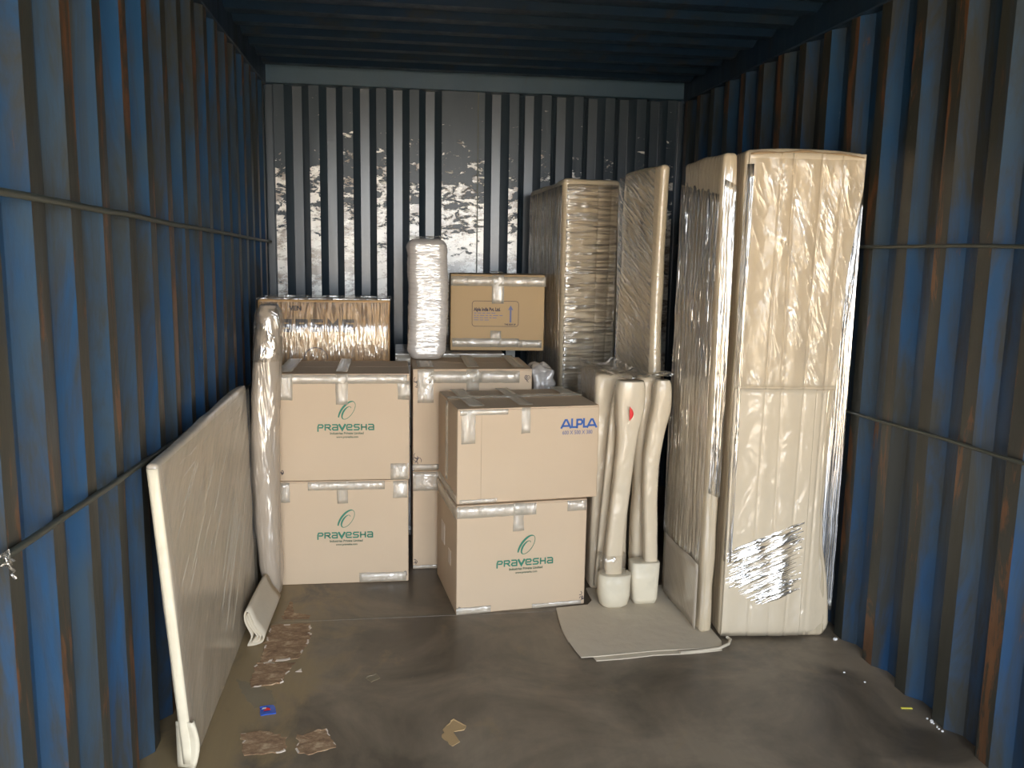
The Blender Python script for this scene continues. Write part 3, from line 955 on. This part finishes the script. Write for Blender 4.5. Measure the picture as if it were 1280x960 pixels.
def film_turns():                            # slanting film turns near the foot, one strip per turn
    V, F = [], []
    rr = random.Random(12)
    for k in range(34):
        z0 = 0.075 + 0.262 * k / 33
        xa = max(0.006, (0.215 - z0) * 0.95) + rr.uniform(0, 0.03)
        xb = 0.296 - rr.uniform(0, 0.05) * (1 if k % 4 else 0.1)
        hh = rr.uniform(0.003, 0.0085)
        b0 = len(V)
        for i in range(17):
            x = xa + (xb - xa) * i / 16
            z = z0 + 0.42 * x + 0.003 * noise.noise(Vector((x * 14, k * .7, 0)))
            y = -0.0175 - ripple(x, z, 0.5) - 0.003 * math.sin(PI * x / .3)
            w_ = hh * (0.3 + 0.7 * math.sin(PI * min(1, max(0.02, i / 16))))
            V += [(x, y + 0.0016, z - w_), (x, y, z), (x, y + 0.0022, z + w_)]
        for i in range(16):
            a_ = b0 + 3 * i
            F += [(a_, a_ + 3, a_ + 4, a_ + 1), (a_ + 1, a_ + 4, a_ + 5, a_ + 2)]
    return mesh('stretch_film', V, F, clear_film('clear_film_bright_slanting_turns', (9, 9, 60), 0.70, (0, R(23), 0), 1.0), t14, True)
film_turns()
def fv_fn(u, v):                             # pleated film stretched down the right side
    z = 0.10 + v * 1.55
    k_ = min(1, (1.65 - z) / 0.5)
    x = 0.432 - (0.072 * k_) * (1 - u)
    return (x, 0.035 - 0.02 * u - pleat(u, v * .5, 8, 0.006, 3), z)
surf('stretch_film', fv_fn, 72, 30, clear_film('clear_film_pleated_side', (110, 110, 0.8), 0.8, (0, 0, 0), 1.0), t14, 0.0006)
surf('brown_rim', lambda u, v: (0.012 + u * 0.40, -0.0165 - 0.001 * math.sin(u * 30) + 0.006 * v, 1.772 + v * (0.006 + 0.003 * math.sin(u * 17)) + 0.010 * math.sin(u * PI) - 0.012 * max(0, u - .6) + 0.002 * noise.noise(Vector((u * 24, v, 1)))), 30, 3, flat('brown_stained_edge', (0.42, 0.28, 0.15), 0.5), t14, 0.001)

def fu_fn(u, v):                             # loose film over the upper half
    z = 0.96 + v * 0.80
    x = 0.012 + u * (rx(z) - 0.018)
    return (x, -0.0165 - ripple(x, z) - 0.004 * math.sin(PI * u) - 0.003 * noise.noise(Vector((u * 8, v * 8, 4))), z)
surf('stretch_film', fu_fn, 40, 40, clear_film('clear_film_loose_over_foam', (22, 22, 5), 0.045, (0, R(22), 0)), t14, 0.0005)
surf('stretch_film', lambda u, v: (0.002 + 0.022 * u, -0.0215 + 0.024 * (1 - u) ** 2 - pleat(u, v * .5, 3, 0.004, 8), 0.30 + v * 1.44), 20, 30, M['film_rope'], t14, 0.0005)

# thin one
t15 = thing('wrapped_board', 'thin tall wrapped board standing edge-on just left of the front board stack', 'board', (1.822, 2.966, ZF))
soft_box('body', 0.050, 0.425, 1.772, 0.017, (3, 16, 44), 0.006, 6, M['wrap_v'], t15, lambda p: (p.x - 0.010 * (1 - p.z / 1.77) * (p.y / .42), p.y, p.z), 12)
surf('foam_sheet', lambda u, v: (-0.014 - 0.002 * math.sin(u * 8), 0.012 + u * 0.40, 0.012 + v * 0.255 + 0.006 * math.sin(u * 7)), 14, 8, M['wrap_grey'], t15, 0.003)
surf('stretch_film', lambda u, v: (0.004 + u * 0.044, -0.006 - pleat(u, v, 4, 0.004, 2), 0.55 + v * 1.13 - 0.02 * u), 28, 40, M['film_rope'], t15, 0.0005)
surf('stretch_film', lambda u, v: (-0.0085 - pleat(u, v, 26, 0.0085, 1) - 0.010 * (1 - v) * u, 0.008 + u * 0.405, 0.27 + v * (1.36 + 0.06 * u + 0.02 * noise.noise(Vector((u * 14, 0, 2))))), 210, 40, M['film_rope'], t15, 0.0005)

t16 = thing('wrapped_board', 'tall board with rounded foam edge standing between its two neighbours, half hidden', 'board', (1.752, 3.475, 0), R(10))
soft_box('body', 0.052, 0.36, 1.790, 0.024, (3, 14, 40), 0.010, 4, M['wrap_d'], t16, lambda p: (p.x + 0.006 * math.sin(p.z * 4), p.y, p.z - 0.012 * (p.y / .36) * (p.z > 1.6)), 13)
surf('stretch_film', lambda u, v: (-0.012 - pleat(u, v, 7, 0.006, 6) + 0.006 * math.sin(v * 4.8), 0.01 + u * 0.34, 0.02 + v * (1.75 - .02 * u)), 56, 30, M['film_d'], t16, 0.0005)

t17 = thing('wrapped_board', 'thick tall foam-covered board stack standing furthest back against the end wall', 'board', (1.500, 4.200, 0), R(4.6))
soft_box('body', 0.286, 0.69, 1.776, 0.022, (10, 16, 36), 0.008, 5, M['wrap_h'], t17, lambda p: (p.x, p.y, p.z - 0.02 * (p.y / .69) * (p.z > 1.5)), 14)
surf('foam_flap', lambda u, v: (0.17 + u * 0.105, -0.008 - ripple(u * .1 + .2, v * 1.7, 0.9), 0.02 + v * 1.735), 20, 24, M['wrap_soft'], t17, 0.003)
surf('stretch_film', lambda u, v: (0.010 + u * 0.26, -0.017 - 0.003 * noise.noise(Vector((u * 6, v * 30, 0))), 0.02 + v * 1.73), 20, 60, clear_film('clear_film_level_turns', (5, 5, 70), 0.30), t17, 0.0005)
surf('stretch_film', lambda u, v: (-0.007 - pleat(u, v, 30, 0.008, 5), 0.006 + u * 0.66, 0.02 + v * (1.725 - .02 * u)), 210, 30, M['film_rope'], t17, 0.0005)

t18 = thing('wrapped_bundle', 'small crumpled film-wrapped bundle between the middle stack and the thick back boards', 'bundle', (1.325, 3.955, 0))
soft_box('body', 0.105, 0.17, 0.885, 0.03, (8, 8, 40), 0.030, 26, M['wrap_silver'], t18, None, 15)

# ------------------------------------------------------------------ wrapped table base: two boards, tubular legs, foam cups
t19 = thing('wrapped_table_base', 'foam-covered table base with two curved legs in foam cups beside the front stack', 'table', (1.60, 3.27, ZF))
def loc(p):
    return (p[0] - 1.60, p[1] - 3.27, p[2] - ZF)
soft_box('side_panel', 0.158, 0.30, 0.925, 0.020, (4, 6, 20), 0.006, 6, M['wrap_soft'], t19, None, 16, (1.503 - 1.60, 3.425 - 3.27, 0))
soft_box('side_panel', 0.086, 0.085, 0.925, 0.026, (4, 4, 20), 0.006, 6, M['wrap_soft'], t19, None, 17, (1.668 - 1.60, 3.366 - 3.27, 0))
def leg(P, seed, parent=t19):
    Q = chaikin(P, 2)
    return loft('leg', [(q[0] - 1.60, q[1] - 3.27, q[2] - ZF, q[3], q[4]) for q in Q], M['wrap_soft'], parent, 24, 3.6, 0.07, seed)
leg([(1.562, 3.27, .13, .034, .030), (1.556, 3.27, .20, .036, .030), (1.568, 3.27, .36, .036, .030), (1.583, 3.27, .53, .036, .028), (1.598, 3.27, .70, .038, .030), (1.604, 3.28, .80, .055, .038), (1.606, 3.28, .90, .059, .045), (1.606, 3.28, .930, .052, .040)], 1)
leg([(1.722, 3.30, .13, .026, .026), (1.722, 3.30, .20, .028, .028), (1.712, 3.30, .39, .030, .028), (1.706, 3.30, .56, .032, .028), (1.718, 3.30, .70, .036, .030), (1.742, 3.30, .82, .038, .036), (1.742, 3.30, .90, .037, .038), (1.742, 3.30, .93, .026, .028)], 5)
# thinner strut beside the left leg
leg([(1.520, 3.37, .05, .014, .014), (1.535, 3.36, .35, .016, .014), (1.552, 3.35, .62, .016, .014), (1.560, 3.36, .78, .014, .014), (1.575, 3.36, .90, .012, .012)], 8)
loft('foot_cover', [(-0.040, -0.010, 0.0, .040, .034), (-0.038, -0.012, 0.012, .056, .046), (-0.038, -0.012, 0.05, .066, .052), (-0.038, -0.010, 0.10, .067, .052), (-0.036, -0.010, 0.136, .068, .050), (-0.036, -0.010, 0.138, .060, .044)], M['foam_white'], t19, 24, 2.8, 0.04, 2)
loft('foot_cover', [(0.098, 0.022, 0.0, .048, .036), (0.098, 0.022, 0.02, .054, .040), (0.096, 0.022, 0.10, .058, .042), (0.096, 0.022, 0.172, .060, .042), (0.096, 0.022, 0.174, .052, .036)], M['foam_white'], t19, 24, 4.5, 0.03, 3)
tag_ = loft('film_band', [(-0.046, 0.0, 0.135, .055, .040), (-0.046, 0, 0.16, .050, .040), (-0.045, 0, 0.19, .052, .038), (-0.050, 0, 0.215, .058, .036), (-0.050, 0, 0.216, .050, .032)], M['film_top'], t19, 24, 3, 0.08, 4)
def top_fn(u, v):                            # loose film stretched over the top
    x = -0.105 + u * (0.28 - 0.115 * min(1, v * 3)) + 0.02 * (1 - v)
    y = -0.02 + v * 0.50 + 0.05 * u * (1 - v)
    z = 0.945 + 0.018 * noise.noise(Vector((u * 5, v * 7, 0))) - 0.030 * math.sin(PI * u) * (0.3 + .7 * v) + 0.012 * v
    return (x, y, z)
surf('film_cover', top_fn, 36, 36, M['film_top'], t19, 0.0006)
surf('film_cover', lambda u, v: (-0.104 - 0.002 * math.sin(v * 12), 0.155 + u * 0.32, 0.60 + v * 0.345), 16, 16, M['film_d'], t19, 0.0006)
surf('red_mark', lambda u, v: (-0.012 + 0.016 * u * math.sin(PI * v) , -0.0305 + 0.03 * 0 - 0.026, 0.772 + v * 0.058), 3, 8, M['red'], t19, 0.001)

# ------------------------------------------------------------------ litter on the floor
def patch(name, pts, th, mat, label, cat, seed=0, group=None, curl=0.0):
    P = []
    n_ = len(pts)
    for i in range(n_):
        a_, b_ = Vector(pts[i]), Vector(pts[(i + 1) % n_])
        L_ = (b_ - a_).length
        m_ = max(2, int(L_ / 0.012))
        nr = Vector((-(b_ - a_).y, (b_ - a_).x)).normalized()
        for k in range(m_):
            q_ = a_.lerp(b_, k / m_)
            P.append(q_ + nr * (0.012 * min(1, L_ / .08)) * noise.noise(Vector((q_.x * 70, q_.y * 70, seed))))
    c_ = sum(P, Vector((0, 0))) / len(P)
    N_ = len(P)
    V = [(c_.x, c_.y, th * 1.1)] + [(c_.x + (p.x - c_.x) * .92, c_.y + (p.y - c_.y) * .92, th * (1 + .5 * noise.noise(Vector((p.x * 40, p.y * 40, 1))))) for p in P] + \
        [(p.x, p.y, th * .8 + curl * max(0, noise.noise(Vector((p.x * 12, p.y * 12, seed + 5))))) for p in P] + [(p.x, p.y, 0.0002) for p in P]
    F = []
    for i in range(N_):
        j = (i + 1) % N_
        F += [(0, 1 + i, 1 + j), (1 + i, 1 + N_ + i, 1 + N_ + j, 1 + j), (1 + N_ + i, 1 + 2 * N_ + i, 1 + 2 * N_ + j, 1 + N_ + j)]
    F.append(tuple(1 + 2 * N_ + i for i in range(N_))[::-1])
    V = [(x - c_.x, y - c_.y, z) for x, y, z in V]
    rim = name == 'cardboard_residue'
    mi_ = [m_ for p in P for m_ in ((0, 1, 1) if noise.noise(Vector((p.x * 28, p.y * 28, seed + 9))) > 0.12 else (0, 0, 0))] + [0]
    o = mesh(name, V, F, [mat, M['label']] if rim and seed != 5 else mat, None, False, mi_ if rim and seed != 5 else None, (c_.x, c_.y, 0))
    return tag(o, label, cat, group)
GR = 'torn cardboard residues on the floor'
patch('cardboard_residue', [(0.21, 3.213), (0.36, 3.213), (0.371, 3.087), (0.342, 2.925), (0.217, 2.915), (0.213, 3.089)], 0.0025, M['residue'], 'large brown torn cardboard residue stuck on the floor, furthest from the door', 'debris', 1, GR, 0.004)
patch('cardboard_residue', [(0.202, 2.905), (0.333, 2.900), (0.303, 2.753), (0.208, 2.736), (0.204, 2.829)], 0.0025, M['residue'], 'brown residue with pale torn rim, just nearer than the large one', 'debris', 2, GR, 0.007)
patch('cardboard_residue', [(0.224, 2.458), (0.28, 2.47), (0.361, 2.427), (0.368, 2.351), (0.254, 2.344)], 0.0025, M['residue'], 'ragged brown residue on the floor closest to the left board', 'debris', 3, GR, 0.006)
patch('cardboard_residue', [(0.393, 2.432), (0.475, 2.458), (0.509, 2.356), (0.433, 2.328), (0.393, 2.349)], 0.0025, M['residue'], 'ragged brown residue near the door, right one of the nearest pair', 'debris', 4, GR, 0.006)
patch('cardboard_residue', [(0.247, 3.359), (0.263, 3.437), (0.283, 3.309), (0.353, 3.290), (0.35, 3.258), (0.245, 3.268)], 0.0012, M['residue'], 'thin L-shaped scuffed residue in front of the left box stack', 'debris', 5, GR)
patch('glue_stain', [(0.154, 2.80), (0.276, 2.718), (0.306, 2.624), (0.243, 2.602), (0.192, 2.696)], 0.0006, M['residue_pale'], 'pale dried stain on the floor beside the blue wrapper', 'stain', 6)
patch('cardboard_scrap', [(0.858, 2.471), (0.894, 2.431), (0.885, 2.409), (0.855, 2.404), (0.848, 2.375), (0.868, 2.347), (0.845, 2.328), (0.815, 2.378), (0.828, 2.429)], 0.002, M['card_tan'], 'hook-shaped torn cardboard scrap alone in the middle of the floor', 'scrap', 7, None, 0.008)
patch('paper_scrap', [(0.582, 2.762), (0.616, 2.786), (0.63, 2.757), (0.601, 2.732)], 0.0015, M['residue_pale'], 'small pale paper chip lying on the floor in front of the left stack', 'scrap', 8, None, 0.006)
patch('paper_scrap', [(0.345, 2.830), (0.362, 2.850), (0.366, 2.828)], 0.002, M['label'], 'tiny white paper flake at the edge of the brown residue', 'scrap', 9, None, 0.006)
wr = patch('candy_wrapper', [(0.259, 2.605), (0.300, 2.616), (0.314, 2.566), (0.270, 2.556)], 0.003, M['wrapper_blue'], 'small crumpled blue wrapper with red and white print on the floor', 'wrapper', 10, None, 0.008)
patch_o = mesh('printed_patch', [(-.012, -.010, .0052), (.010, -.006, .0052), (.006, .006, .0056), (-.004, .010, .0056)], [(0, 1, 2, 3)], M['red'], wr)
mesh('printed_patch', [(-.018, .000, .0056), (-.006, .002, .0056), (-.006, .012, .0056), (-.016, .010, .0056)], [(0, 1, 2, 3)], M['white'], wr)

def crumb(x, y, s, label, mat='white', name='foam_crumb', group='foam crumbs along the right wall', cat='crumb'):
    V, F = [], []
    n_ = 7
    for j, (z, r_) in enumerate(((0.0, .7), (.35, 1.0), (.8, .55))):
        for i in range(n_):
            a_ = 2 * PI * i / n_
            k_ = 1 + .35 * noise.noise(Vector((i * 1.7, j * 2.1, x * 50)))
            V.append((math.cos(a_) * r_ * s * k_, math.sin(a_) * r_ * s * k_ * .8, z * s))
    for j in range(2):
        for i in range(n_):
            F.append((j * n_ + i, j * n_ + (i + 1) % n_, (j + 1) * n_ + (i + 1) % n_, (j + 1) * n_ + i))
    F += [tuple(range(n_))[::-1], tuple(range(2 * n_, 3 * n_))]
    return tag(mesh(name, V, F, M[mat], None, False, None, (x, y, 0)), label, cat, group)
gl = 'tiny white foam crumb in the litter along the foot of the right wall'
crumb(2.325, 2.880, 0.010, 'white foam crumb at the wall, nearest the front board stack', group='single foam crumbs')
crumb(2.226, 2.632, 0.0045, 'tiny white crumb on open floor, further one of two', group='single foam crumbs')
crumb(2.262, 2.560, 0.0045, 'tiny white crumb on open floor, nearer one of two', group='single foam crumbs')
for i in range(9):
    crumb(2.333 + 0.010 * random.random(), 2.245 + 0.075 * i / 8 + 0.01 * random.random(), 0.003 + 0.003 * random.random(), gl)
ys = box('plastic_strip', -.018, .018, -.004, .004, 0, .003, M['yellow'], None, 0.001)
ys.location = (2.305, 2.385, 0.0003)
ys.rotation_euler = (0, 0, R(-8))
tag(ys, 'small yellow plastic strip on the floor beside the right wall', 'scrap')

kn = thing('tied_film_scrap', 'crumpled clear film scrap tied round the lower left lashing rod', 'film', (0.018, 1.520, 0.894))
P = [(0.018 * math.sin(i * 1.9) * .5, 0.012 * math.cos(i * 2.3) , 0.012 * math.cos(i * 1.9)) for i in range(14)]
tube('knot', P, 0.004, M['film_top'], kn, 6)
tube('tail', [(0.004, 0, -.01), (0.010, .006, -.022), (0.004, .010, -.030), (0.012, .006, -.036)], 0.003, M['film_top'], kn, 6)
